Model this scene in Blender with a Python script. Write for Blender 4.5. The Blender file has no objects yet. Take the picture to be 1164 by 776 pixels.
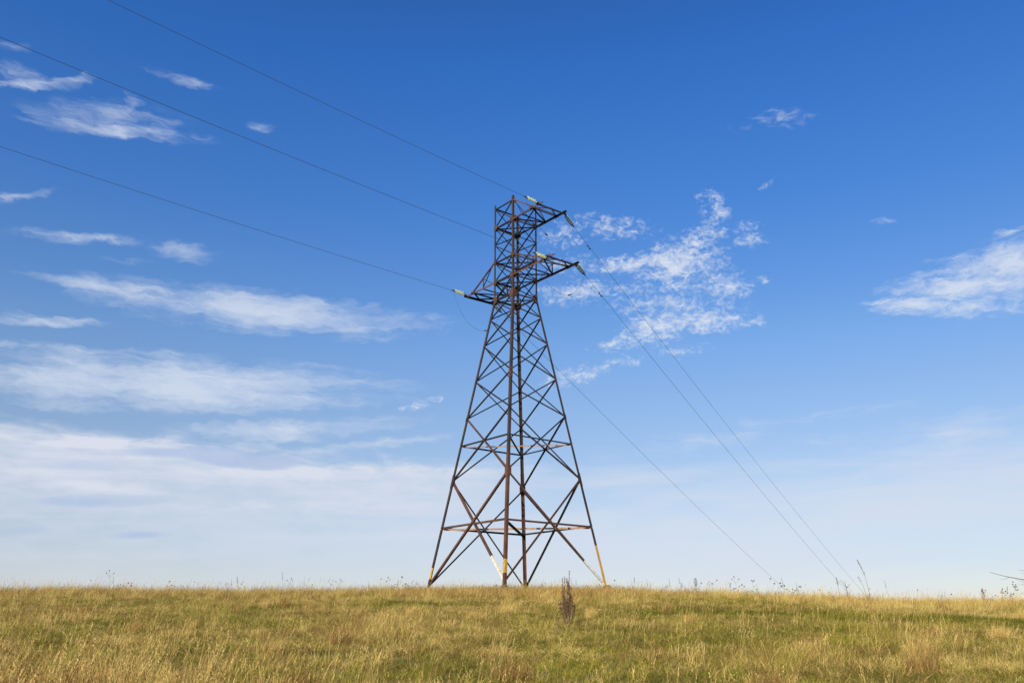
import bpy, bmesh, math, random
import numpy as np
from mathutils import Vector, Matrix, Quaternion, noise as mnoise
SC = bpy.context.scene
COL = SC.collection
R = math.radians
rnd = random.Random(11)

# ------------------------------------------------------------------ camera
CAM_Z = -2.153
PITCH = 0.3147
cam_d = bpy.data.cameras.new('camera')
cam = bpy.data.objects.new('camera', cam_d); COL.objects.link(cam)
cam_d.sensor_width = 36.0
cam_d.lens = 992.4 * 36.0 / 1164.0
cam_d.clip_start = 0.1; cam_d.clip_end = 20000
cam.location = (0, 0, CAM_Z)
cam.rotation_euler = (math.pi / 2 + PITCH, 0, 0)
SC.camera = cam

# ------------------------------------------------------------------ exposure
SC.view_settings.view_transform = 'Standard'
SC.view_settings.look = 'None'
SC.view_settings.exposure = 0.30
SC.view_settings.gamma = 1.0
SC.view_settings.use_curve_mapping = False
SC.cycles.max_bounces = 6
SC.cycles.transparent_max_bounces = 8

# ------------------------------------------------------------------ sun
SUN_EL = R(30)
SUN_AZ = R(-154)          # compass-like angle from +Y towards +X: behind the camera, to its left
sdir = Vector((math.sin(SUN_AZ) * math.cos(SUN_EL), math.cos(SUN_AZ) * math.cos(SUN_EL), math.sin(SUN_EL)))
sun_d = bpy.data.lights.new('sun', 'SUN')
sun_d.energy = 5.0; sun_d.angle = R(0.5); sun_d.color = (1.0, 0.89, 0.72)
sun = bpy.data.objects.new('sun', sun_d); COL.objects.link(sun)
sun.rotation_euler = (-sdir).to_track_quat('-Z', 'Y').to_euler()

# ------------------------------------------------------------------ node helper
class NT:
    def __init__(s, tree): s.t = tree; s.n = tree.nodes; s.l = tree.links
    def new(s, typ, **kw):
        n = s.n.new(typ)
        for k, v in kw.items(): setattr(n, k, v)
        return n
    def put(s, sock, v):
        if isinstance(v, bpy.types.NodeSocket): s.l.new(v, sock)
        else: sock.default_value = v
    def m(s, op, a, b=None, c=None, clamp=False):
        n = s.new('ShaderNodeMath', operation=op, use_clamp=clamp)
        s.put(n.inputs[0], a)
        if b is not None: s.put(n.inputs[1], b)
        if c is not None: s.put(n.inputs[2], c)
        return n.outputs[0]
    def mix(s, f, a, b, blend='MIX'):
        n = s.new('ShaderNodeMix', data_type='RGBA', blend_type=blend)
        s.put(n.inputs[0], f); s.put(n.inputs[6], a); s.put(n.inputs[7], b)
        return n.outputs[2]
    def ramp(s, f, lo, hi, a=0.0, b=1.0):
        n = s.new('ShaderNodeMapRange', interpolation_type='SMOOTHSTEP')
        s.put(n.inputs[0], f); n.inputs[1].default_value = lo; n.inputs[2].default_value = hi
        n.inputs[3].default_value = a; n.inputs[4].default_value = b
        return n.outputs[0]
    def noise(s, vec, scale, detail=4, rough=.55, dist=0.0, lac=2.0):
        n = s.new('ShaderNodeTexNoise')
        s.put(n.inputs['Vector'], vec)
        n.inputs['Scale'].default_value = scale; n.inputs['Detail'].default_value = detail
        n.inputs['Roughness'].default_value = rough; n.inputs['Distortion'].default_value = dist
        n.inputs['Lacunarity'].default_value = lac
        return n.outputs[0]
    def mapping(s, vec, loc=(0, 0, 0), rot=(0, 0, 0), scale=(1, 1, 1), typ='POINT'):
        n = s.new('ShaderNodeMapping', vector_type=typ)
        s.put(n.inputs['Vector'], vec)
        n.inputs['Location'].default_value = loc; n.inputs['Rotation'].default_value = rot
        n.inputs['Scale'].default_value = scale
        return n.outputs[0]

# ------------------------------------------------------------------ world: sky with its clouds, all by direction
def dir_of(u, v):
    """azimuth / elevation (degrees) of a direction of the sky"""
    x = u - 582.0; y = 388.0 - v; f = 992.4
    c, s = math.cos(PITCH), math.sin(PITCH)
    d = Vector((x, f * c - y * s, f * s + y * c)).normalized()
    return math.degrees(math.atan2(d.x, d.y)), math.degrees(math.asin(d.z))

SKY_STRENGTH = 0.10
world = bpy.data.worlds.new('World'); SC.world = world; world.use_nodes = True
world.cycles.sampling_method = 'MANUAL'; world.cycles.sample_map_resolution = 256
W = NT(world.node_tree)
for n in list(W.n): W.n.remove(n)
wout = W.new('ShaderNodeOutputWorld'); bg = W.new('ShaderNodeBackground')
bg.inputs['Strength'].default_value = SKY_STRENGTH / 2 ** 0.30
W.l.new(bg.outputs[0], wout.inputs[0])
sky = W.new('ShaderNodeTexSky', sky_type='NISHITA')
sky.sun_disc = False; sky.sun_elevation = SUN_EL; sky.sun_rotation = SUN_AZ
sky.altitude = 300; sky.air_density = 1.0; sky.dust_density = 0.6; sky.ozone_density = 2.0
tc = W.new('ShaderNodeTexCoord')
sep = W.new('ShaderNodeSeparateXYZ'); W.l.new(tc.outputs['Generated'], sep.inputs[0])
az = W.m('MULTIPLY', W.m('ARCTAN2', sep.outputs[0], sep.outputs[1]), 180 / math.pi)
el = W.m('MULTIPLY', W.m('ARCSINE', sep.outputs[2]), 180 / math.pi)
cmb = W.new('ShaderNodeCombineXYZ'); W.l.new(az, cmb.inputs[0]); W.l.new(el, cmb.inputs[1])
ae = cmb.outputs[0]

def patches(lst, vec):
    acc = None
    for (u, v, ru, rv, rot, wt) in lst:
        a, e = dir_of(u, v)
        cr_, sr_ = math.cos(R(rot)), math.sin(R(rot))
        a1_, e1_ = dir_of(u + ru * .5 * cr_, v - ru * .5 * sr_); a2_, e2_ = dir_of(u - ru * .5 * cr_, v + ru * .5 * sr_)
        ra = math.hypot(a1_ - a2_, e1_ - e2_); ang = math.atan2(e1_ - e2_, a1_ - a2_)
        a3_, e3_ = dir_of(u + rv * sr_, v + rv * cr_)
        rb = max(.2, abs(-(a3_ - a) * math.sin(ang) + (e3_ - e) * math.cos(ang)))
        mp = W.mapping(vec, (a, e, 0), (0, 0, ang), (ra, rb, 1e3), 'TEXTURE')
        g = W.new('ShaderNodeTexGradient', gradient_type='SPHERICAL'); W.l.new(mp, g.inputs[0])
        val = W.m('MULTIPLY', W.m('POWER', g.outputs[1], 0.8), wt)
        acc = val if acc is None else W.m('MAXIMUM', acc, val)
    return acc

# wobble of the lookup so that outlines are not ellipses
def warped(scale, amp, stretch=(1, 1, 1)):
    n = W.new('ShaderNodeTexNoise'); W.l.new(W.mapping(ae, scale=stretch), n.inputs['Vector'])
    n.inputs['Scale'].default_value = scale; n.inputs['Detail'].default_value = 5; n.inputs['Roughness'].default_value = .6
    sb = W.new('ShaderNodeVectorMath', operation='SUBTRACT'); W.l.new(n.outputs['Color'], sb.inputs[0]); sb.inputs[1].default_value = (.5, .5, .5)
    sc = W.new('ShaderNodeVectorMath', operation='MULTIPLY'); W.l.new(sb.outputs[0], sc.inputs[0]); sc.inputs[1].default_value = amp
    ad = W.new('ShaderNodeVectorMath', operation='ADD'); W.l.new(ae, ad.inputs[0]); W.l.new(sc.outputs[0], ad.inputs[1])
    return ad.outputs[0]

# (a) thin streaked cirrus
def sub_half(n, k): return W.m('MULTIPLY', W.m('SUBTRACT', n, .5), k)
vecA0 = warped(0.16, (4.0, 1.2, 0), (.5, 1.2, 1))
fr = W.new('ShaderNodeTexNoise'); W.l.new(W.mapping(vecA0, rot=(0, 0, R(-30)), scale=(.6, 1.5, 1)), fr.inputs['Vector']); fr.inputs['Scale'].default_value = 1.4; fr.inputs['Detail'].default_value = 5
frs = W.new('ShaderNodeVectorMath', operation='MULTIPLY_ADD'); W.l.new(fr.outputs['Color'], frs.inputs[0]); frs.inputs[1].default_value = (1.6, .8, 0); W.l.new(vecA0, frs.inputs[2])
frs2 = W.new('ShaderNodeVectorMath', operation='SUBTRACT'); W.l.new(frs.outputs[0], frs2.inputs[0]); frs2.inputs[1].default_value = (.8, .4, 0); vecA = frs2.outputs[0]
vecA1 = warped(0.9, (.9, .7, 0))
cirrus = patches([
    (118, 149, 110, 10, -8, 1.15), (125, 134, 120, 24, -4, .58), (150, 124, 34, 16, 62, .72), (172, 150, 50, 16, -10, .8), (46, 97, 70, 9, -4, .9), (20, 84, 50, 12, -16, .6), (92, 94, 34, 8, 10, .7),
    (216, 93, 30, 10, -14, .75), (200, 86, 60, 8, -14, .45), (299, 146, 20, 7, -16, .6), (15, 56, 26, 8, -8, .4), (220, 155, 60, 10, -6, .4),
    (20, 221, 56, 9, 6, .75), (85, 270, 120, 9, -6, .65), (205, 285, 60, 15, -12, .48), (150, 296, 60, 10, 0, .35),
    (40, 364, 130, 8, -2, .95), (8, 358, 60, 8, -2, .7),
    (300, 354, 260, 30, -6, 1.2), (150, 328, 150, 12, -5, 1.05), (390, 372, 120, 11, 0, 1.0), (240, 338, 190, 20, -4, .85), (330, 330, 14, 10, 50, .5),
    (190, 436, 350, 42, -3, 1.4), (60, 418, 170, 22, 0, 1.0), (300, 450, 200, 22, -2, 1.0), (330, 486, 190, 16, 2, 1.0), (420, 506, 110, 8, 5, .9), (110, 396, 240, 9, -3, .6),
    (900, 478, 170, 16, 8, .55), (780, 502, 150, 22, 8, .5), (1060, 500, 280, 44, 5, .5), (935, 468, 60, 6, 8, .8)], vecA)
nA = W.noise(W.mapping(vecA, rot=(0, 0, R(5)), scale=(.16, 1.35, 1)), .75, 10, .62, .35)
nA2 = W.noise(W.mapping(vecA, rot=(0, 0, R(-16)), scale=(.30, 1.6, 1)), 1.9, 8, .66, .6)
nA3 = W.noise(vecA, .30, 4, .5)
nAm = W.m('ADD', W.m('ADD', W.m('MULTIPLY', nA, .45), W.m('MULTIPLY', nA2, .25)), W.m('MULTIPLY', nA3, .30))
dA = W.ramp(W.m('ADD', cirrus, sub_half(nAm, 3.7)), .04, 1.48, 0, .88)
dA = W.m('MULTIPLY', dA, W.ramp(cirrus, 0.0, .40))
# (a2) ragged brighter wisps: upper left, right edge
wisps = patches([
    (1100, 326, 125, 28, 4, 1.4), (1145, 302, 90, 40, 14, 1.4), (1090, 318, 70, 26, 12, 1.0), (1040, 346, 75, 14, 0, 1.35), (1110, 350, 80, 15, 4, 1.1), (1156, 262, 36, 7, 4, .8), (1090, 292, 50, 7, 10, .6), (998, 253, 26, 6, 4, .6), (890, 135, 50, 15, 6, .62), (845, 146, 24, 12, 0, .4)], vecA1)
nW = W.noise(W.mapping(vecA1, rot=(0, 0, R(10)), scale=(.45, 1.5, 1)), 1.1, 10, .64, .7)
nW2 = W.noise(W.mapping(vecA1, rot=(0, 0, R(-40)), scale=(.6, 1.6, 1)), 2.2, 8, .65, .5)
dW = W.ramp(W.m('ADD', wisps, W.m('ADD', sub_half(nW, 2.4), sub_half(nW2, 1.0))), .10, 1.55, 0, .84)
dW = W.m('MULTIPLY', dW, W.ramp(wisps, 0.02, .35))
# (b) puffy broken altocumulus right of the pylon
vecB = warped(0.9, (1.1, .9, 0))
puffs = patches([
    (770, 300, 70, 34, 4, 1.25), (712, 302, 62, 14, 2, 1.15), (790, 278, 50, 22, 20, 1.0), (826, 326, 38, 22, 10, 1.1), (812, 240, 22, 38, 25, .85), (800, 262, 26, 16, 20, .8), (852, 268, 26, 22, 0, .8), (775, 326, 40, 16, 0, .8),
    (690, 258, 70, 20, -4, .75), (660, 332, 62, 20, 2, .95), (715, 330, 30, 10, 6, .7), (800, 366, 72, 16, 2, 1.25), (750, 372, 66, 24, 14, 1.25), (706, 388, 46, 13, 14, .9), (848, 366, 36, 8, -4, .8),
    (656, 426, 52, 15, 14, .85), (700, 412, 56, 9, 10, .75), (872, 210, 16, 7, 30, .5), (868, 318, 12, 8, 0, .7), (640, 265, 42, 22, 0, .7), (765, 345, 100, 36, 0, .75), (640, 300, 60, 20, 0, .6), (770, 400, 60, 12, 10, .5), (480, 459, 34, 8, 14, .8)], vecB)
nB = W.noise(W.mapping(vecB, rot=(0, 0, R(8)), scale=(.75, 1.3, 1)), 1.35, 10, .64, .25)
nB2 = W.noise(W.mapping(vecB, rot=(0, 0, R(25)), scale=(.8, 1.3, 1)), 3.6, 6, .6, .2)
dB = W.ramp(W.m('ADD', puffs, W.m('ADD', sub_half(nB, 2.9), sub_half(nB2, 1.7))), .14, 1.60, 0, .90)
dB = W.m('MULTIPLY', dB, W.ramp(puffs, 0.02, .35))
# (c) low sheet: a rim on the left, thinning out to the right
vecC = warped(0.12, (6.0, 1.3, 0), (.5, 1.4, 1))
sC = W.new('ShaderNodeSeparateXYZ'); W.l.new(vecC, sC.inputs[0])
a0, e0 = dir_of(0, 484); a1, e1 = dir_of(520, 524); e0 += .9; e1 += .5
edge = W.m('ADD', W.m('MULTIPLY', W.m('SUBTRACT', sC.outputs[0], a0), (e1 - e0) / (a1 - a0)), e0)
depth = W.m('SUBTRACT', edge, sC.outputs[1])
nC = W.noise(W.mapping(vecC, rot=(0, 0, R(3)), scale=(.12, .9, 1)), .8, 9, .60, .5)
nC2 = W.noise(W.mapping(vecC, loc=(7, 2, 0), scale=(.3, .8, 1)), 1.3, 8, .62, .4)
rim = W.ramp(W.m('ADD', depth, W.m('ADD', sub_half(nC, 2.6), sub_half(nC2, 2.0))), 0.0, 1.5)
fade_r = W.ramp(sC.outputs[0], dir_of(470, 540)[0], dir_of(760, 540)[0], 1, .0)
low = patches([(60, 506, 220, 16, -3, 1.1), (230, 512, 130, 10, -5, 1.0), (110, 553, 90, 9, -4, 1.3), (40, 540, 100, 10, 0, .9), (330, 538, 150, 9, -2, 1.0), (420, 533, 170, 10, 0, 1.0), (300, 575, 260, 10, 0, .6), (80, 632, 260, 8, 0, .6), (450, 610, 200, 8, 0, .5)], warped(.5, (1.6, .6, 0), (.5, 1.2, 1)))
right = patches([(1020, 580, 560, 110, 6, .95), (740, 620, 560, 90, 0, 1.0), (700, 545, 220, 24, 4, .7)], vecC)
dC = W.m('MULTIPLY', W.m('MULTIPLY', rim, fade_r), W.m('ADD', .72, W.m('MULTIPLY', low, .38)))
dC = W.m('MULTIPLY', dC, W.ramp(W.m('ADD', W.m('MULTIPLY', nC, .6), W.m('MULTIPLY', nC2, .4)), .34, .62, .58, 1.10))
dC = W.m('MULTIPLY', dC, W.ramp(depth, 1.5, 8.0, 1.08, .62))
dR = W.m('MULTIPLY', W.ramp(W.m('ADD', right, sub_half(nC, 1.6)), .0, 1.1, 0, .72), W.ramp(right, 0, .3))
dC = W.m('MAXIMUM', dC, dR)

def scl(c): return tuple(x / SKY_STRENGTH for x in c) + (1,)
# colour tint over the sky model by elevation: deeper blue overhead, whiter low down
cr = W.new('ShaderNodeValToRGB'); W.l.new(W.m('DIVIDE', el, 90.0), cr.inputs[0])
GR = [(0.0, (1.00, .96, 1.10)), (3.5, (.98, .92, 1.04)), (8.5, (1.15, 1.06, 1.10)), (13.1, (1.12, 1.15, 1.26)), (17.3, (.98, 1.20, 1.45)), (20.3, (.80, 1.15, 1.54)), (26.4, (.55, 1.08, 1.72)), (35.5, (.37, 1.0, 1.86)), (42, (.34, .86, 1.66)), (60, (.34, .86, 1.66)), (90, (.4, .95, 1.7))]
while len(cr.color_ramp.elements) < len(GR): cr.color_ramp.elements.new(.5)
for e_, (p_, c_) in zip(cr.color_ramp.elements, GR): e_.position = p_ / 90.0
for e_, (p_, c_) in zip(cr.color_ramp.elements, GR): e_.color = tuple(v / 2 for v in c_) + (1,)
tint2 = W.new('ShaderNodeVectorMath', operation='SCALE'); W.l.new(cr.outputs[0], tint2.inputs[0]); tint2.inputs['Scale'].default_value = 2.0
mulv = W.new('ShaderNodeVectorMath', operation='MULTIPLY'); W.l.new(sky.outputs[0], mulv.inputs[0]); W.l.new(tint2.outputs[0], mulv.inputs[1])
col = mulv.outputs[0]
col = W.mix(dC, col, scl((.69, .735, .84)))
grey = patches([(262, 521, 85, 14, -4, 1.8), (190, 516, 70, 8, -3, 1.1), (110, 570, 120, 8, 0, .7), (100, 530, 80, 10, 0, .5), (165, 607, 60, 6, 0, .6), (20, 602, 60, 8, 0, .5), (340, 514, 30, 5, 0, .5)], vecC)
shade = W.m('MULTIPLY', W.ramp(W.m('ADD', grey, sub_half(nC2, 1.4)), .0, .9), .72)
shade = W.m('MULTIPLY', shade, W.ramp(grey, 0.0, .35))
col = W.mix(shade, col, scl((.40, .52, .76)))
col = W.mix(dA, col, scl((.64, .715, .85)))
col = W.mix(dW, col, scl((.70, .76, .87)))
col = W.mix(dB, col, scl((.72, .78, .88)))
W.l.new(col, bg.inputs['Color'])

# ------------------------------------------------------------------ materials
def new_mat(name, rough=.7, metal=0.0):
    m = bpy.data.materials.new(name); m.use_nodes = True
    t = NT(m.node_tree); b = t.n['Principled BSDF']
    b.inputs['Roughness'].default_value = rough; b.inputs['Metallic'].default_value = metal
    return m, t, b

def steel(name, c1, c2, c3, lo=.4, hi=.62, sc=1.3):
    m, t, b = new_mat(name, .75)
    g = t.new('ShaderNodeTexCoord').outputs['Object']
    n1 = t.noise(g, sc, 6, .65, .3); n2 = t.noise(g, 9.0, 4, .7)
    c = t.mix(t.ramp(n1, lo, hi), c1 + (1,), c2 + (1,))
    c = t.mix(t.ramp(n2, .5, .7, 0, .7), c, c3 + (1,))
    t.l.new(c, b.inputs['Base Color'])
    bp = t.new('ShaderNodeBump'); bp.inputs['Strength'].default_value = .35; bp.inputs['Distance'].default_value = .01
    t.l.new(t.noise(g, 40, 3), bp.inputs['Height']); t.l.new(bp.outputs[0], b.inputs['Normal'])
    return m
M_DARK = steel('weathered_steel', (.008, .007, .0075), (.017, .012, .011), (.055, .024, .014), .42, .62)
M_RUST = steel('rusty_steel', (.060, .026, .015), (.115, .046, .022), (.018, .012, .010))
M_LEG = steel('leg_steel', (.024, .018, .015), (.052, .028, .019), (.010, .008, .008))
M_SUNLIT = steel('sunlit_rusted_steel', (.34, .21, .12), (.26, .14, .08), (.10, .06, .04))  # rusted steel, sunlit look of the diaphragm bars put into its colour
M_YEL = steel('yellow_paint', (.58, .36, .04), (.46, .25, .03), (.10, .05, .03), .36, .54, 7)
M_WHT = steel('white_paint', (.70, .68, .58), (.55, .50, .38), (.14, .09, .06), .40, .60, 7)
M_SHOE = steel('rusty_shoe', (.13, .06, .035), (.09, .042, .027), (.10, .06, .05))
m, t, b = new_mat('concrete', .9)
t.l.new(t.mix(t.noise(t.new('ShaderNodeTexCoord').outputs['Object'], 6, 6), (.26, .24, .21, 1), (.36, .33, .29, 1)), b.inputs['Base Color']); M_CONC = m
m, t, b = new_mat('conductor', .45, .6)
t.l.new(t.mix(t.noise(t.new('ShaderNodeTexCoord').outputs['Object'], 3, 3), (.10, .10, .105, 1), (.16, .16, .165, 1)), b.inputs['Base Color']); M_WIRE = m
m, t, b = new_mat('insulator_glass', .12)
t.l.new(t.mix(t.noise(t.new('ShaderNodeTexCoord').outputs['Object'], 4, 2), (.34, .42, .16, 1), (.54, .60, .28, 1)), b.inputs['Base Color'])
b.inputs['Transmission Weight'].default_value = .35; b.inputs['IOR'].default_value = 1.5; M_GLASS = m
m, t, b = new_mat('galvanised', .5, .5)
t.l.new(t.mix(t.noise(t.new('ShaderNodeTexCoord').outputs['Object'], 8, 3), (.07, .065, .06, 1), (.13, .11, .09, 1)), b.inputs['Base Color']); M_GALV = m

# ------------------------------------------------------------------ object helpers
def link(name, bm_or_me, mats, parent=None, loc=None, smooth=False):
    if isinstance(bm_or_me, bmesh.types.BMesh):
        me = bpy.data.meshes.new(name); bm_or_me.to_mesh(me); bm_or_me.free()
    else: me = bm_or_me
    if not isinstance(mats, (list, tuple)): mats = [mats]
    for mm in mats: me.materials.append(mm)
    if smooth:
        for p in me.polygons: p.use_smooth = True
    o = bpy.data.objects.new(name, me); COL.objects.link(o)
    if loc is not None: o.location = loc
    if parent is not None: o.parent = parent
    return o
def tag(o, label, cat, group=None, kind=None):
    if label: o['label'] = label
    if cat: o['category'] = cat
    if group: o['group'] = group
    if kind: o['kind'] = kind
    return o
def thing(name, loc, label, cat, group=None):
    o = bpy.data.objects.new(name, None); COL.objects.link(o); o.location = loc
    o.empty_display_size = .2
    return tag(o, label, cat, group)

def angle_bar(bm, p, q, w, th, n1, n2, mat=0):
    """L-section bar from p to q: two flanges of width w pointing along n1 and n2 (made perpendicular to the bar)"""
    p = Vector(p); q = Vector(q); d = (q - p).normalized()
    n1 = Vector(n1); n1 = (n1 - d * n1.dot(d)).normalized()
    n2 = Vector(n2); n2 = (n2 - d * n2.dot(d)); n2 = (n2 - n1 * n2.dot(n1)).normalized()
    prof = [(0, 0), (w, 0), (w, th), (th, th), (th, w), (0, w)]
    rings = []
    for e in (p, q): rings.append([bm.verts.new(e + n1 * a + n2 * b) for a, b in prof])
    fs = []
    for i in range(6):
        j = (i + 1) % 6
        fs.append(bm.faces.new((rings[0][i], rings[0][j], rings[1][j], rings[1][i])))
    for r_ in rings:
        fs.append(bm.faces.new((r_[0], r_[1], r_[2], r_[3]))); fs.append(bm.faces.new((r_[0], r_[3], r_[4], r_[5])))
    for f in fs: f.material_index = mat
def box_between(bm, p, q, w, h, up=(0, 0, 1), mat=0):
    p = Vector(p); q = Vector(q); d = (q - p).normalized(); up = Vector(up)
    if abs(d.dot(up)) > .97: up = Vector((1, 0, 0))
    s = d.cross(up).normalized(); u = s.cross(d).normalized()
    rr = [[bm.verts.new(e + s * (a * w / 2) + u * (b_ * h / 2)) for a, b_ in ((-1, -1), (1, -1), (1, 1), (-1, 1))] for e in (p, q)]
    for i in range(4):
        j = (i + 1) % 4; bm.faces.new((rr[0][i], rr[0][j], rr[1][j], rr[1][i])).material_index = mat
    bm.faces.new(rr[0][::-1]).material_index = mat; bm.faces.new(rr[1]).material_index = mat
def tube(bm, pts, r, seg=6, mat=0):
    pts = [Vector(p) for p in pts]; prev = None
    rs = r if isinstance(r, (list, tuple)) else [r] * len(pts)
    for i, p in enumerate(pts):
        d = (pts[min(i + 1, len(pts) - 1)] - pts[max(i - 1, 0)]).normalized()
        ref = Vector((0, 0, 1)) if abs(d.z) < .95 else Vector((1, 0, 0))
        s = d.cross(ref).normalized(); u = s.cross(d)
        ring = [bm.verts.new(p + (s * math.cos(2 * math.pi * k / seg) + u * math.sin(2 * math.pi * k / seg)) * rs[i]) for k in range(seg)]
        if prev:
            for k in range(seg):
                j = (k + 1) % seg; bm.faces.new((prev[k], prev[j], ring[j], ring[k])).material_index = mat
        prev = ring
def lathe(bm, p, axis, prof, seg=12, mat=0):
    """prof: list of (distance along axis, radius)"""
    p = Vector(p); axis = Vector(axis).normalized()
    ref = Vector((0, 0, 1)) if abs(axis.z) < .95 else Vector((1, 0, 0))
    s = axis.cross(ref).normalized(); u = s.cross(axis); prev = None
    for (a, r) in prof:
        ring = [bm.verts.new(p + axis * a + (s * math.cos(2 * math.pi * k / seg) + u * math.sin(2 * math.pi * k / seg)) * max(r, 1e-4)) for k in range(seg)]
        if prev:
            for k in range(seg):
                j = (k + 1) % seg; bm.faces.new((prev[k], prev[j], ring[j], ring[k])).material_index = mat
        prev = ring

# ------------------------------------------------------------------ terrain
def sstep(x, a, b):
    t_ = min(1, max(0, (x - a) / (b - a))); return t_ * t_ * (3 - 2 * t_)
def ground_z(x, y):
    base = -3.78
    crest = -0.56 - .60 * sstep(x, 3, 26) - .25 * sstep(-x, 60, 160)
    if y <= 0: z = base + .02 * y if y > -200 else base - 4 - .004 * (-y - 200)
    elif y < 54:
        t_ = y / 48.5
        z = base + (crest - base) * (t_ if t_ < .94 else (.94 + .06 * (1 - math.exp(-(t_ - .94) / .06))))
    else:
        k = y - 54
        # over the crest the hill rounds off and drops into a valley
        z = crest + .063 * 6 * (1 - math.exp(-k / 6.0)) * math.exp(-k / 9.0) * .5
        z += -34 * (1 - math.exp(-(max(k - 3, 0) / 130.0) ** 1.35))
    und = .10 * mnoise.noise(Vector((x * .13, y * .13, 1.3))) + .035 * mnoise.noise(Vector((x * .55, y * .55, 4.1)))
    far = sstep(math.hypot(x, y), 150, 900)
    und += far * 6 * mnoise.noise(Vector((x * .0021, y * .0021, 7.7)))
    if math.hypot(x, y) < 4: und *= .3
    return z + und
def axis_coords(fine_lo, fine_hi, step, far):
    a = list(np.arange(fine_lo, fine_hi + 1e-6, step)); s = step
    x = fine_hi
    while x < far: s *= 1.25; x += s; a.append(x)
    x = fine_lo; s = step
    while x > -far: s *= 1.25; x -= s; a.insert(0, x)
    return a
xs_ = axis_coords(-52, 52, .8, 5000); ys_ = axis_coords(-6, 84, .8, 5000)
verts = [(x, y, ground_z(x, y)) for y in ys_ for x in xs_]
nx = len(xs_)
faces = [(j * nx + i, j * nx + i + 1, (j + 1) * nx + i + 1, (j + 1) * nx + i) for j in range(len(ys_) - 1) for i in range(nx - 1)]
me = bpy.data.meshes.new('ground'); me.from_pydata(verts, [], faces)
m, t, b = new_mat('meadow_soil', .95)
g = t.new('ShaderNodeTexCoord').outputs['Object']
c = t.mix(t.ramp(t.noise(g, .25, 6, .6), .38, .62), (.10, .085, .035, 1), (.06, .075, .022, 1))
c = t.mix(t.ramp(t.noise(g, 5, 5, .7), .4, .65, 0, .8), c, (.09, .062, .03, 1))
t.l.new(c, b.inputs['Base Color']); M_SOIL = m
bp = t.new('ShaderNodeBump'); bp.inputs['Strength'].default_value = .8; bp.inputs['Distance'].default_value = .08
t.l.new(t.noise(g, 12, 5, .7), bp.inputs['Height']); t.l.new(bp.outputs[0], b.inputs['Normal'])
ground = link('ground', me, M_SOIL, smooth=True); tag(ground, None, None, kind='structure')

# ------------------------------------------------------------------ pylon
PX, PY = 0.2287, 52.979
TH = 0.90516
AX = Vector((math.cos(TH), -math.sin(TH), 0)); BX = Vector((math.sin(TH), math.cos(TH), 0))
def T(a, b_, z): return Vector((PX, PY, 0)) + AX * a + BX * b_ + Vector((0, 0, z))
ZS = [24.48, 23.07, 21.83, 20.57, 19.18, 17.91, 16.60, 14.82, 12.49, 10.10, 8.40, 6.22, 3.43, 0.0]
SB = 3.75
def s_at(z): return 1.0 if z >= ZS[5] else 1.0 + (SB - 1.0) * (ZS[5] - z) / ZS[5]
CN = {'N': (1, -1), 'L': (-1, -1), 'F': (-1, 1), 'R': (1, 1)}
ORD = ['N', 'R', 'F', 'L']
def node(c_, k=None, z=None):
    if z is None: z = ZS[k]
    s = s_at(z); return T(CN[c_][0] * s, CN[c_][1] * s, z)
pyl = thing('lattice_pylon', (PX, PY, 0), 'tall rusty lattice pylon on the grassy crest, yellow and white paint on its lowest bars', 'pylon')
off = Vector((PX, PY, 0))
def part(name, bm, mats, parent=None):
    """world-space bmesh -> child of the pylon"""
    bmesh.ops.translate(bm, verts=bm.verts, vec=-off)
    bmesh.ops.recalc_face_normals(bm, faces=bm.faces)
    return link(name, bm, mats, parent or pyl)
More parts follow.
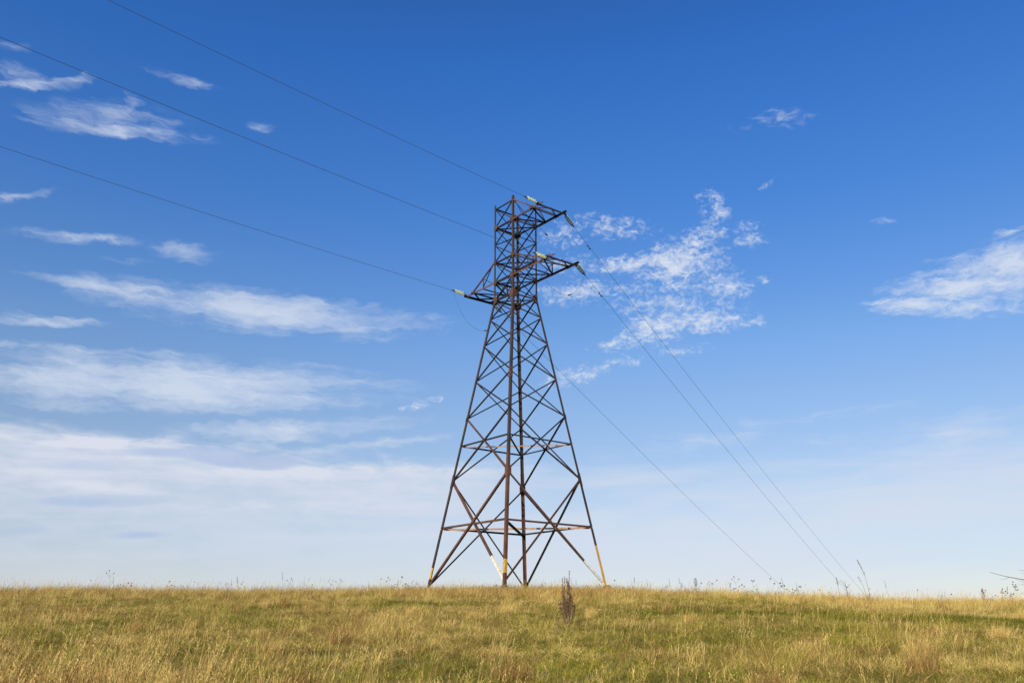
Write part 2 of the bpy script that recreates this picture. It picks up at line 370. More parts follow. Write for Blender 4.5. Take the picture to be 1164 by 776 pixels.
# legs
for c_ in ORD:
    ca, cb = CN[c_]
    n1 = AX * -ca; n2 = BX * -cb
    bm = bmesh.new()
    segs = []
    top = 24.48 + (.28 if c_ in 'NL' else .05)
    if c_ == 'N': segs = [(-.1, .55, 1), (.55, 1.28, 2), (1.28, 6.3, 1), (6.3, 17.91, 0), (17.91, top, 0)]
    elif c_ == 'L': segs = [(-.1, .5, 0), (.5, 1.15, 2), (1.15, 6.3, 0), (6.3, 17.91, 0), (17.91, top, 0)]
    elif c_ == 'R': segs = [(-.1, 2.35, 2), (2.35, 6.3, 0), (6.3, 17.91, 0), (17.91, top, 0)]
    else: segs = [(-.1, 6.3, 1), (6.3, 17.91, 0), (17.91, top, 0)]
    for z0, z1, mi in segs:
        w = .168 if z1 <= 6.31 else (.155 if z1 < 18 else .125)
        angle_bar(bm, node(c_, z=z0), node(c_, z=z1), w, .018, n1, n2, mi)
    # bolted splice sleeves on the leg
    for zz in (6.9, 12.4):
        if c_ in 'NF':
            angle_bar(bm, node(c_, z=zz - .35) - n1 * .006 - n2 * .006, node(c_, z=zz + .35) - n1 * .006 - n2 * .006, .17, .02, n1, n2, 1)
    part('leg', bm, [M_LEG, M_RUST, M_YEL])
    # shoe and concrete footing
    p0 = node(c_, z=0)
    bm = bmesh.new()
    def frus(w0, z0, w1, z1, mi, cx=0, cy=0):
        v = [[bm.verts.new(p0 + Vector((cx, cy, zz)) + AX * (i * ww) + BX * (j * ww)) for i, j in ((-1, -1), (1, -1), (1, 1), (-1, 1))] for ww, zz in ((w0, z0), (w1, z1))]
        for i in range(4):
            bm.faces.new((v[0][i], v[0][(i + 1) % 4], v[1][(i + 1) % 4], v[1][i])).material_index = mi
        bm.faces.new(v[1]).material_index = mi; bm.faces.new(v[0][::-1]).material_index = mi
    frus(.45, -1.2, .38, -.48, 0)
    frus(.36, -.478, .34, -.40, 1)
    if c_ == 'R': frus(.30, -.402, .12, .10, 1)
    else: frus(.24, -.402, .12, -.12, 1)
    for i, j in ((-1, -1), (1, -1), (1, 1), (-1, 1)):
        lathe(bm, p0 + AX * (i * .31) + BX * (j * .31) + Vector((0, 0, -.40)), (0, 0, 1), [(0, .03), (.11, .03), (.11, 0)], 6, 1)
    part('footing', bm, [M_CONC, M_SHOE])

FACES = [('N', 'L'), ('N', 'R'), ('F', 'L'), ('F', 'R')]
def face_normal(c1, c2):
    v = Vector((0, 0, 0))
    a = (CN[c1][0] + CN[c2][0]) / 2; b_ = (CN[c1][1] + CN[c2][1]) / 2
    return (AX * a + BX * b_).normalized()
def brace(name, p, q, w, nrm, mats, cuts=None, layer=0, label=None):
    """angle bar lying on a face; nrm is the outward normal; layer shifts crossing bars apart"""
    bm = bmesh.new(); d = (q - p).normalized(); side = d.cross(nrm)
    sh = nrm * (-.02 - .012 * layer) 
    p2 = p + sh; q2 = q + sh
    fl = -nrm if layer else nrm * -1
    if cuts is None: angle_bar(bm, p2 - side * (w * .35), q2 - side * (w * .35), w, .010, side, fl, 0)
    else:
        for t0, t1, mi in cuts:
            angle_bar(bm, p2.lerp(q2, t0) - side * (w * .35), p2.lerp(q2, t1) - side * (w * .35), w, .012, side, fl, mi)
    o = part(name, bm, mats)
    if label: o['label'] = label
    return o
DM = [M_DARK, M_RUST, M_WHT, M_YEL]
for (c1, c2) in FACES:
    nrm = face_normal(c1, c2)
    for k in range(9):
        w = .065 if k < 5 else .075
        brace('diagonal_brace', node(c1, k), node(c2, k + 1), w, nrm, DM, layer=0)
        brace('diagonal_brace', node(c2, k), node(c1, k + 1), w, nrm, DM, layer=2)
    near = 'N' in (c1, c2)
    for (x, y, ly) in ((c1, c2, 0), (c2, c1, 3)):
        mi = 1 if (x == 'L') else 0
        brace('diagonal_brace', node(x, 9), node(y, 11), .088, nrm, DM, [(0, 1, mi)], layer=ly)
    for (x, y, ly) in ((c1, c2, 0), (c2, c1, 3)):
        cuts = [(0, .70, 1), (.70, .985, 1)]; lab = None
        if (x, y) == ('L', 'N'): cuts = [(0, .76, 1), (.76, .985, 2)]; lab = 'brace with its lowest metre painted white'
        if (x, y) == ('N', 'R'): cuts = [(0, .77, 1), (.77, .985, 2)]; lab = 'brace with its lower end painted cream'
        if not near or x in 'LR': cuts = [(a_, b_, 0 if mi == 1 and not near else mi) for a_, b_, mi in cuts]
        brace('diagonal_brace', node(x, 11), node(y, 13),   .125 if near else .10, nrm, DM, cuts, layer=ly, label=lab)
    for k in (0, 1, 3, 4, 5, 10, 12):
        w = {0: .07, 1: .10, 3: .09, 4: .10, 5: .10, 10: .085, 12: .11}[k]
        brace('horizontal_brace', node(c1, k), node(c2, k), w, nrm, DM, [(0, 1, 1 if (k == 12 and near) else 0)], layer=4)
# diaphragm bars inside the rings
for k, w in ((10, .08), (12, .12)):
    brace('diaphragm_bar', node('R', k), node('L', k), w * .9, Vector((0, 0, 1)), [M_SUNLIT, M_DARK], [(0, .24, 0), (.24, .29, 1), (.29, .68, 0), (.68, .73, 1), (.73, 1, 0)], layer=1)
    brace('diaphragm_bar', node('N', k), node('F', k), w, Vector((0, 0, 1)), [M_DARK], layer=5)
for k in (1, 3, 4, 5):
    brace('diaphragm_bar', node('L', k), node('R', k), .07, Vector((0, 0, 1)), [M_DARK], layer=1)
# gusset plates
def gusset(c_, other, z, h, w, mat, lo=.5):
    """plate on the face c_-other, its edge along the leg"""
    nrm = face_normal(c_, other)
    u = (node(other, z=z) - node(c_, z=z)).normalized()
    lg = (node(c_, z=z + .1) - node(c_, z=z)).normalized()
    p = node(c_, z=z) + nrm * .004
    prof = [(-.012, -h * lo), (w * .45, -h * lo), (w, -h * lo * .45), (w, h * (1 - lo) * .45), (w * .45, h * (1 - lo)), (-.012, h * (1 - lo))]
    bm = bmesh.new()
    A_ = [bm.verts.new(p + u * x + lg * y) for x, y in prof]; B_ = [bm.verts.new(p + nrm * .014 + u * x + lg * y) for x, y in prof]
    for i in range(6):
        j = (i + 1) % 6; bm.faces.new((A_[i], A_[j], B_[j], B_[i]))
    bm.faces.new(A_[::-1]); bm.faces.new(B_)
    for x, y in ((.05, -h * .25), (.05, 0), (.05, h * .25), (w * .6, -h * .15), (w * .6, h * .15)):
        lathe(bm, p + nrm * .014 + u * x + lg * y, nrm, [(0, .018), (.016, .018), (.016, 0)], 6)
    part('gusset_plate', bm, [mat])
for c1, c2 in FACES:
    for x, y in ((c1, c2), (c2, c1)):
        near = 'N' in (c1, c2)
        gusset(x, y, ZS[11], .80, .25, M_LEG if x in 'LR' else M_RUST)
        gusset(x, y, ZS[5] + .02, .62, .34, M_RUST)
        gusset(x, y, ZS[4], .40, .30, M_RUST if x in 'NL' else M_DARK)
        gusset(x, y, ZS[1], .40, .32, M_RUST if x in 'NL' else M_DARK)
        gusset(x, y, ZS[3], .30, .20, M_RUST)
        gusset(x, y, ZS[9], .30, .14, M_DARK)

# cross-arms ----------------------------------------------------------
def arm(sg, z, ztie, hub, outer, end, mid, label, rust=True):
    """sg +1: to the right of the picture; b = -1 and +1 chords, tie rods from the level above, end beam, plan bracing"""
    root = bpy.data.objects.new('crossarm', None); COL.objects.link(root); root.parent = pyl; root['label'] = label
    def sub(name, specs, mat):
        bm = bmesh.new()
        for (p, q, w, n1, n2) in specs: angle_bar(bm, p, q, w, .011, n1, n2)
        return part(name, bm, [mat], root)
    up = Vector((0, 0, 1))
    for bs in (-1, 1):
        out = BX * bs
        mt = M_RUST if bs < 0 else M_DARK
        # bottom chord: two angles back to back
        sub('chord', [(T(sg * .9, bs * 1.03, z), T(sg * end, bs * 1.03, z), .115, -up, -out)], mt)
        sub('tie', [(T(sg * 1.0, bs * 1.04, ztie), T(sg * hub, bs * 1.04, z + .03), .08, up, -out)], mt)
        tz = z + (ztie - z) * (hub - mid) / (hub - 1.0)
        if mid > 2: sub('strut', [(T(sg * mid, bs * 1.03, z), T(sg * mid, bs * 1.03, tz), .06, AX, -out)], M_DARK)
        sub('strut', [(T(sg * mid, bs * 1.02, z), T(sg * 1.2, bs * 1.02, z + (ztie - z) * .92), .05, up, -out)], M_DARK)
        if mid > 2: sub('strut', [(T(sg * 1.2, bs * 1.02, z), T(sg * mid, bs * 1.02, tz), .045, up, -out)], M_DARK)
        # hub plate
        for (xx, ww, hh) in ((hub, .34, .17), (outer, .22, .17)):
            bm = bmesh.new(); box_between(bm, T(sg * (xx - ww / 2), bs * 1.09, z - .01), T(sg * (xx + ww / 2), bs * 1.09, z - .01), .014, hh)
            part('gusset_plate', bm, [M_RUST], root)
    sub('end_beam', [(T(sg * outer, -1.25, z - .02), T(sg * outer, 1.25, z - .02), .13, -up, AX * -sg), (T(sg * hub, -1.05, z + .01), T(sg * hub, 1.05, z + .01), .08, -up, AX * -sg)], M_DARK)
    sub('end_brace', [(T(sg * hub, -1, z + .03), T(sg * outer, 0, z + .01), .08, -up, AX * -sg), (T(sg * hub, 1, z + .05), T(sg * outer, 0, z + .03), .08, -up, AX * -sg)], M_DARK)
    pl = [(1.0, -1, mid, 1), (mid, 1, hub, -1)]
    sub('plan_brace', [(T(sg * a0, b0, z - .03), T(sg * a1, b1, z - .03), .07, -up, AX) for a0, b0, a1, b1 in pl] + [(T(sg * mid, -1, z - .05), T(sg * mid, 1, z - .05), .06, -up, AX)], M_DARK)
    return root
arm(1, ZS[1], ZS[0] - .1, 2.98, 3.68, 3.98, 1.90, 'short top crossarm reaching right')
arm(1, ZS[4], ZS[3] - .05, 4.02, 4.62, 5.02, 2.50, 'long lower crossarm reaching right')
arm(-1, ZS[4], ZS[3] - .05, 3.30, 4.05, 4.10, 2.20, 'lower crossarm reaching left')

# ------------------------------------------------------------------ insulators, conductors, jumpers
OUT_PHI, OUT_S, OUT_K = -0.37404, -0.24229, 0.00026
IN_PHI, IN_S, IN_K = -0.19813 + math.pi, -0.07291, 0.00044
def wire_pt(a, b_, z, phi, s0, k, t_): return T(a + math.sin(phi) * t_, b_ + math.cos(phi) * t_, z + s0 * t_ + k * t_ * t_)
ND = 7; SPC = .122
def insulator(p, d, label):
    """double string of glass discs between two yoke plates, starting at p and running along d"""
    d = Vector(d).normalized()
    root = thing('insulator_string', p, label, 'insulator', 'insulator strings on the crossarms')
    side = d.cross(Vector((0, 0, 1))).normalized(); upv = side.cross(d).normalized()
    sv = (side * .45 + upv * .89).normalized()      # the yokes hang slanted so that the two strings show one above the other
    gap = .075
    bm = bmesh.new(); 
    tube(bm, [Vector((0, 0, 0)), d * .19], .022, 6)
    box_between(bm, d * .20 - sv * gap * 1.3, d * .20 + sv * gap * 1.3, .06, .03, d)
    link('yoke', bm, M_GALV, root)
    L0 = .24; Lg = ND * SPC
    for sgn in (-1, 1):
        s0 = sv * (gap * sgn)
        bm = bmesh.new()
        tube(bm, [s0 + d * .20, s0 + d * (L0 + Lg + .06)], .014, 6)
        link('pin', bm, M_GALV, root)
        for i in range(ND):
            bm = bmesh.new()
            prof = [(0, .022), (.025, .034), (.040, .045), (.052, .060), (.060, .072), (.066, .070), (.062, .04), (.070, .02)]
            lathe(bm, s0 + d * (L0 + i * SPC), d, prof, 14)
            link('disc', bm, M_GLASS, root, smooth=True)
    bm = bmesh.new()
    e = d * (L0 + Lg + .06)
    box_between(bm, e - sv * gap * 1.3, e + sv * gap * 1.3, .07, .03, d)
    box_between(bm, e, e + d * .25, .05, .06, upv)
    link('clamp', bm, M_GALV, root)
    return p + d * (L0 + Lg + .30)

SPANS = [('top crossarm on the right', 'right crossarm of the top', 3.70, -.084, 3.70, -.007, ZS[1]),
         ('lower right crossarm', '', 4.65, .10, 4.52, -.16, ZS[4]),
         ('lower left crossarm', '', -4.02, .05, -4.02, .08, ZS[4])]
names_in = ['uppermost wire running from the top crossarm up to the top left edge', 'middle incoming conductor running from the lower right crossarm up to the left edge', 'lowest incoming conductor running from the lower left crossarm up to the left edge']
names_out = ['wire falling from the top crossarm to the crest, farthest right of three', 'wire falling from the lower right crossarm to the crest, middle of three', 'wire seen through the pylon lattice, meeting the crest nearest to the pylon']
jl = ['thin jumper loop hanging under the top right crossarm', 'thin jumper loop hanging under the lower right crossarm', 'thin jumper loop hanging under the lower left crossarm']
il = ['top crossarm', 'lower right crossarm', 'lower left crossarm']
def polytube_obj(name, pts, r, mat, parent=None, seg=6):
    bm = bmesh.new(); o0 = pts[0]
    tube(bm, [p - o0 for p in pts], r, seg)
    return link(name, bm, mat, parent, None, True), o0
for i, (nm, _, ao, dzo, ai, dzi, z) in enumerate(SPANS):
    ends = []
    for side in ('out', 'in'):
        if side == 'out': a, bb, dz, phi, s0, k = ao, 1.0, dzo, OUT_PHI, OUT_S, OUT_K
        else: a, bb, dz, phi, s0, k = ai, -1.0, dzi, IN_PHI, IN_S, IN_K
        t0 = .12 / abs(math.cos(phi))
        p = wire_pt(a, bb, z + dz, phi, s0, k, t0); q = wire_pt(a, bb, z + dz, phi, s0, k, t0 + 2)
        e = insulator(p, q - p, ('glass disc insulator pair on the %s, holding the wire that falls right' if side == 'out' else 'glass disc insulator pair on the %s, holding the wire from upper left') % il[i])
        ts = t0 + (e - p).length
        tend = 430 if side == 'out' else 130
        n = 90
        tt = [ts - .25 + (tend - ts) * (j / n) ** 2 for j in range(n + 1)]
        pts = [wire_pt(a, bb, z + dz, phi, s0, k, t_) for t_ in tt]
        ob, o0 = polytube_obj('conductor', pts, (.0115 if side == 'out' else .0095), M_WIRE)
        ob.location = o0
        tag(ob, (names_out if side == 'out' else names_in)[i], 'power line', 'conductors strung from the pylon')
        ends.append(wire_pt(a, bb, z + dz, phi, s0, k, ts - .1))
        # Stockbridge dampers
        for td in ((2.1,) if side == 'out' else ()):
            c0 = wire_pt(a, bb, z + dz, phi, s0, k, ts + td); c1 = wire_pt(a, bb, z + dz, phi, s0, k, ts + td + .3)
            d = (c1 - c0).normalized(); c0 = c0 - o0; dn = Vector((0, 0, -.09))
            bm = bmesh.new()
            box_between(bm, c0, c0 + dn, .04, .05, d); tube(bm, [c0 + dn - d * .2, c0 + dn + d * .2], .008, 6)
            for sg in (-1, 1):
                lathe(bm, c0 + dn + d * (sg * .12), d * sg, [(0, .012), (0, .042), (.11, .045), (.12, .0)], 8)
            link('vibration_damper', bm, M_GALV, ob)
    p, q = ends
    mid_drop = (1.75, 1.95, 2.0)[i]
    pts = []
    for j in range(25):
        u = j / 24; v = p.lerp(q, u); v.z -= mid_drop * (1 - abs(2 * u - 1) ** 2.4); pts.append(v)
    ob, o0 = polytube_obj('jumper_wire', pts, .0065, M_WIRE); ob.location = o0
    tag(ob, jl[i], 'jumper wire', 'jumper loops under the crossarms')
    for u in ((.34,) if i else (.62,)):
        j = int(24 * u); c0 = pts[j] - o0; d = (pts[j + 1] - pts[j]).normalized()
        bm = bmesh.new(); box_between(bm, c0 - d * .12, c0 + d * .12, .06, .07); link('connector', bm, M_GALV, ob)

# ------------------------------------------------------------------ grass (stuff): clumps instanced over the slope
m, t, b = new_mat('grass_blades', .6)
ht = t.new('ShaderNodeAttribute', attribute_name='hgt').outputs['Fac']
rn = t.new('ShaderNodeAttribute', attribute_name='rnd').outputs['Fac']
dr = t.new('ShaderNodeAttribute', attribute_name='dry', attribute_type='INSTANCER').outputs['Fac']
tn = t.new('ShaderNodeAttribute', attribute_name='tint', attribute_type='INSTANCER').outputs['Fac']
green = t.mix(tn, (.085, .105, .010, 1), (.33, .295, .030, 1))
straw = t.mix(rn, (.43, .30, .070, 1), (.92, .68, .25, 1))
brown = t.mix(rn, (.13, .072, .022, 1), (.46, .27, .09, 1))
dryc = t.mix(t.ramp(tn, .30, .66), brown, straw)
f = t.m('ADD', t.m('ADD', dr, t.m('MULTIPLY', t.m('SUBTRACT', rn, .5), 1.0)), t.m('MULTIPLY', t.m('SUBTRACT', ht, .5), .35))
c = t.mix(t.ramp(f, .25, .75), green, dryc)
t.l.new(c, b.inputs['Base Color'])
b.inputs['Specular IOR Level'].default_value = .12
tr = t.new('ShaderNodeBsdfTranslucent'); t.l.new(c, tr.inputs['Color'])
mx = t.new('ShaderNodeMixShader'); mx.inputs[0].default_value = .22
t.l.new(b.outputs[0], mx.inputs[1]); t.l.new(tr.outputs[0], mx.inputs[2]); t.l.new(mx.outputs[0], t.n['Material Output'].inputs[0])
M_GRASS = m

def clump(name, n, rad, h0, h1, w, lean, heads=0.0, lean_bias=(0, 0), bent=.3):
    vs = []; fs = []; hg = []; rr = []
    for i in range(n):
        a = rnd.uniform(0, 6.283); r0 = rad * math.sqrt(rnd.random())
        x, y = r0 * math.cos(a), r0 * math.sin(a)
        h = h0 + (h1 - h0) * rnd.random() ** 1.4; ang = rnd.uniform(0, 6.283); L = abs(rnd.gauss(0, lean))
        lx = math.cos(ang) * L + lean_bias[0]; ly = math.sin(ang) * L + lean_bias[1]
        fa = rnd.uniform(0, 3.1416); wx, wy = math.cos(fa) * w / 2, math.sin(fa) * w / 2
        rv = rnd.random(); k = 3
        prev = None
        curl = rnd.uniform(.3, 1.0) * bent
        for s in range(k + 1):
            u = s / k; ww = (1 - u * .85)
            zz = h * (u - curl * .5 * u * u); px = x + lx * h * u * (.4 + .6 * u + curl * u); py = y + ly * h * u * (.4 + .6 * u + curl * u)
            vs += [(px - wx * ww, py - wy * ww, zz), (px + wx * ww, py + wy * ww, zz)]
            hg += [u, u]; rr += [rv, rv]
            if prev is not None: fs.append((prev, prev + 1, len(vs) - 1, len(vs) - 2))
            prev = len(vs) - 2
        if rnd.random() < heads:      # feathery seed head: little crossed flakes along the last stretch
            tip = Vector((px, py, zz)); dv = Vector((lx, ly, 1)).normalized()
            for q in range(9):
                c0 = tip + dv * (-.13 + .02 * q) + Vector((rnd.uniform(-1, 1), rnd.uniform(-1, 1), 0)) * .012
                a2 = rnd.uniform(0, 6.28); s_ = .011 * (1 - abs(q - 4) / 7)
                ex = Vector((math.cos(a2), math.sin(a2), rnd.uniform(.2, 1.2))) * s_; ey = dv * .014
                i0 = len(vs); vs += [tuple(c0), tuple(c0 + ex + ey), tuple(c0 + ey * 2)]; fs.append((i0, i0 + 1, i0 + 2)); hg += [1, 1, 1]; rr += [rv, rv, rv]
    me = bpy.data.meshes.new(name); me.from_pydata(vs, [], fs)
    for an, dat in (('hgt', hg), ('rnd', rr)):
        at = me.attributes.new(an, 'FLOAT', 'POINT'); at.data.foreach_set('value', dat)
    me.materials.append(M_GRASS)
    return bpy.data.objects.new(name, me)
LB = (.12, 0)
clumps = []
for i in range(4): clumps.append(clump('grass_clump_short', 60, .15, .06, .20, .0095, .80, 0, (.08, 0), 1.1))
for i in range(4): clumps.append(clump('grass_clump_mid', 46, .14, .08, .27, .0070, .70, .03, LB, .9))
for i in range(4): clumps.append(clump('grass_clump_tall', 22, .12, .20, .50, .0058, .30, .3, (.10, 0), .4))
for i in range(2): clumps.append(clump('grass_clump_stalks', 5, .20, .45, .75, .0050, .22, .5, (.2, 0), .2))
gcol = bpy.data.collections.new('grass_sources')
for i, o in enumerate(clumps):
    o.name = 'grass_clump_%02d' % i; gcol.objects.link(o)

def fn(x, y, s, o=0.0): return mnoise.noise(Vector((x * s, y * s, o)))
pts = []; dry = []; tint = []; scl_ = []; idx = []; rotz = []
def bell(v, c0, w): return math.exp(-((v - c0) / w) ** 2)
r_ = 6.0
while r_ < 74:
    dr_ = .30
    dens = 44 if r_ < 22 else (38 if r_ < 40 else 30)
    if r_ > 62: dens = 9
    half = .74 * r_ + 2
    n = int(2 * half * dr_ * dens)
    for _ in range(n):
        x = rnd.uniform(-half, half); y = r_ + rnd.uniform(0, dr_)
        n1 = fn(x, y, .16, 2.2) + .6 * fn(x, y, .45, 5.5); n2 = fn(x, y, .30, 8.8); n3 = fn(x * .7, y, .9, 3.3); n4 = fn(x, y, 2.1, 9.1); n5 = fn(x, y, 4.5, 6.1)
        s = x / y
        d = .41 + .48 * n1 + .28 * n3 + .32 * n4
        d += .28 * bell(y, 54, 8) + (.42 * sstep(-s, .05, .4) - .08) * sstep(18 - y, 0, 5)
        # short green strip below the crest, widest on the right
        strip = bell(y, 30.5 - 2.5 * sstep(s, .2, .6), 2.3) * sstep(s, .02, .22) + .8 * bell(y, 35, 1.8) * bell(s, -.06, .12)
        d -= .55 * strip
        d -= .12 * sstep(s, -.2, .1) * bell(y, 20, 9)
        hh = .17 + .52 * n2 + .22 * n1 + .25 * n4 + .25 * n5 + .45 * bell(y, 53, 8) + (.45 * sstep(-s, .05, .4) - .02) * sstep(18 - y, 0, 5) + .35 * bell(y, 40, 4) * sstep(s, .1, .3) - .9 * strip
        q = hh + rnd.gauss(0, .22)
        q += .35 * bell(y, 53.5, 3.5) + .4 * math.exp(-((x - PX) / 7) ** 2) * bell(y, 51, 6)
        if abs(x - 1.6) < .5 and 21.5 < y < 25.5: q = min(q, .25)
        if n4 + .8 * n5 < -.42 and y < 46 and rnd.random() < .75: continue
        if q < .28: ci = rnd.randrange(0, 4)
        elif q < .72: ci = rnd.randrange(4, 8)
        elif rnd.random() < .88: ci = rnd.randrange(8, 12)
        else: ci = rnd.randrange(12, 14)
        pts.append((x, y, ground_z(x, y) - .02)); dry.append(min(1.2, max(-.2, d + rnd.gauss(0, .30) + (.2 if ci >= 8 else 0))))
        tint.append(min(1, max(0, .48 + .45 * fn(x, y, .5, 12.) + .45 * fn(x, y, 2.4, 15.) + rnd.gauss(0, .32) + .22 * bell(y, 48, 8) * sstep(s, .05, .4))))
        scl_.append(rnd.uniform(.6, 1.3) * (1.12 if r_ > 44 else 1)); idx.append(ci); rotz.append(rnd.uniform(-.9, .9))
    r_ += dr_
# tussocks: bunches of tall straw with a dark foot
for _ in range(70):
    y = 9 + 48 * rnd.random() ** .8; x = rnd.uniform(-.66, .66) * y
    R_ = rnd.uniform(.10, .28); dd = rnd.choice((.9, 1.05, 1.1, .25)); tt = rnd.uniform(.2, 1.0)
    if math.hypot(x - 1.62, y - 24) < 2.5: continue
    for _k in range(int(14 + 60 * R_)):
        a_ = rnd.uniform(0, 6.28); q_ = R_ * math.sqrt(rnd.random()); xx, yy = x + q_ * math.cos(a_), y + q_ * math.sin(a_)
        pts.append((xx, yy, ground_z(xx, yy) - .02)); dry.append(dd + rnd.gauss(0, .15)); tint.append(min(1, max(0, tt + rnd.gauss(0, .2))))
        scl_.append(rnd.uniform(.6, 1.1) if dd > .5 else rnd.uniform(.9, 1.5)); idx.append(rnd.randrange(8, 12) if dd > .5 else rnd.randrange(0, 8)); rotz.append(rnd.uniform(-.9, .9))
# taller dry fringe along the crest, thickest and reddest round the pylon's feet
for _ in range(5200):
    y = 44.5 + 12 * rnd.random(); x = rnd.uniform(-.66, .66) * y
    if rnd.random() < .38: x = PX + rnd.gauss(0, 4.5); y = rnd.uniform(43.5, 52)
    if fn(x, y, .35, 21.) + .7 * fn(x, y, 1.3, 23.) < rnd.uniform(-.45, .25) and abs(x - PX) > 6: continue
    pts.append((x, y, ground_z(x, y) - .02)); dry.append(.95 + rnd.gauss(0, .2)); tint.append(min(1, max(0, rnd.gauss(.42, .25)))); scl_.append(rnd.uniform(.7, 1.35)); idx.append(rnd.randrange(8, 12)); rotz.append(rnd.uniform(-.9, .9))
# tall growth hugging the feet
for c_ in ORD:
    p_ = node(c_, z=0)
    for _k in range(90):
        xx = p_.x + rnd.gauss(0, .55); yy = p_.y + rnd.gauss(-.35, .4)
        pts.append((xx, yy, ground_z(xx, yy) - .02)); dry.append(.95); tint.append(min(1, max(0, rnd.gauss(.35, .25)))); scl_.append(rnd.uniform(.8, 1.3) * (.6 if c_ == 'R' else 1)); idx.append(rnd.randrange(8, 12)); rotz.append(rnd.uniform(-.9, .9))
# ragged pale stalks standing out of the crest
for _ in range(900):
    y = 46 + 9 * rnd.random(); x = rnd.uniform(-.66, .70) * y
    if fn(x, y, .6, 31.) < rnd.uniform(-.3, .4) - .25 * sstep(x, 8, 20): continue
    pts.append((x, y, ground_z(x, y) - .02)); dry.append(1.0); tint.append(rnd.uniform(.3, 1)); scl_.append(rnd.uniform(.7, 1.35)); idx.append(rnd.randrange(12, 14)); rotz.append(rnd.uniform(-.9, .9))
# scattered long pale stems, most of them lower left
for _ in range(1500):
    y = 9 + 46 * rnd.random(); x = rnd.uniform(-.66, .66) * y
    if y < 18 and rnd.random() < .7: x = -abs(x)
    pts.append((x, y, ground_z(x, y) - .02)); dry.append(1.1); tint.append(rnd.uniform(.5, 1)); scl_.append(rnd.uniform(.5, 1.0)); idx.append(rnd.randrange(12, 14)); rotz.append(rnd.uniform(-.6, .6))
gme = bpy.data.meshes.new('grass'); gme.from_pydata(pts, [], [])
for an, dat, ty in (('dry', dry, 'FLOAT'), ('tint', tint, 'FLOAT'), ('scl', scl_, 'FLOAT'), ('rotz', rotz, 'FLOAT'), ('idx', idx, 'INT')):
    at = gme.attributes.new(an, ty, 'POINT'); at.data.foreach_set('value', dat)
grass = link('grass', gme, M_GRASS); tag(grass, 'dry straw and green meadow grass covering the slope', 'grass', kind='stuff')
ng = bpy.data.node_groups.new('scatter_grass', 'GeometryNodeTree')
ng.interface.new_socket('Geometry', in_out='INPUT', socket_type='NodeSocketGeometry')
ng.interface.new_socket('Geometry', in_out='OUTPUT', socket_type='NodeSocketGeometry')
gi = ng.nodes.new('NodeGroupInput'); go = ng.nodes.new('NodeGroupOutput')
def named(n, ty='FLOAT'):
    a = ng.nodes.new('GeometryNodeInputNamedAttribute'); a.data_type = ty; a.inputs['Name'].default_value = n; return a.outputs['Attribute']
ci = ng.nodes.new('GeometryNodeCollectionInfo'); ci.inputs['Collection'].default_value = gcol
ci.inputs['Separate Children'].default_value = True; ci.inputs['Reset Children'].default_value = True
ip = ng.nodes.new('GeometryNodeInstanceOnPoints'); ip.inputs['Pick Instance'].default_value = True
ng.links.new(gi.outputs[0], ip.inputs['Points']); ng.links.new(ci.outputs[0], ip.inputs['Instance'])
ng.links.new(named('idx', 'INT'), ip.inputs['Instance Index'])
cx = ng.nodes.new('ShaderNodeCombineXYZ'); ng.links.new(named('rotz'), cx.inputs['Z']); ng.links.new(cx.outputs[0], ip.inputs['Rotation'])
ng.links.new(named('scl'), ip.inputs['Scale'])
ng.links.new(ip.outputs[0], go.inputs[0])
md = grass.modifiers.new('scatter', 'NODES'); md.node_group = ng

# ------------------------------------------------------------------ single plants
def plant_mat(name, c1, c2):
    m, t, b = new_mat(name, .8)
    t.l.new(t.mix(t.ramp(t.noise(t.new('ShaderNodeTexCoord').outputs['Object'], 14, 3), .4, .6), c1 + (1,), c2 + (1,)), b.inputs['Base Color'])
    return m
M_SORREL = plant_mat('dry_sorrel', (.075, .040, .022), (.26, .145, .075))
M_SORREL_STEM = plant_mat('sorrel_stem', (.20, .12, .07), (.12, .06, .04))
M_HEAD = plant_mat('dark_seed_head', (.035, .028, .025), (.09, .065, .045))
M_STALK = plant_mat('dry_stalk', (.16, .12, .07), (.28, .21, .12))
M_TWIG = plant_mat('bare_twig', (.10, .085, .075), (.17, .14, .12))
M_GREEN = plant_mat('weed_green', (.07, .09, .03), (.14, .14, .05))

def place(u, y):
    """ground point at depth y seen in column u of the photograph's frame"""
    x = (u - 582.0) / 992.4 * (y * math.cos(PITCH) + 0 * math.sin(PITCH)); return Vector((x, y, ground_z(x, y)))

def flakes(bm, c0, d, L, r, n, s, mat=0):
    """seed flakes scattered round an axis"""
    for _ in range(n):
        u = rnd.random(); p = c0 + d * (L * u) + Vector((rnd.gauss(0, r), rnd.gauss(0, r), rnd.gauss(0, r * .4))) * (1 - .6 * u)
        a1 = Vector((rnd.uniform(-1, 1), rnd.uniform(-1, 1), rnd.uniform(-1, 1))).normalized() * s * rnd.uniform(.6, 1.3)
        a2 = a1.cross(Vector((rnd.uniform(-1, 1), rnd.uniform(-1, 1), rnd.uniform(-1, 1))).normalized())
        v = [bm.verts.new(p), bm.verts.new(p + a1), bm.verts.new(p + a1 * .7 + a2), bm.verts.new(p + a2 * .8)]
        bm.faces.new(v).material_index = mat

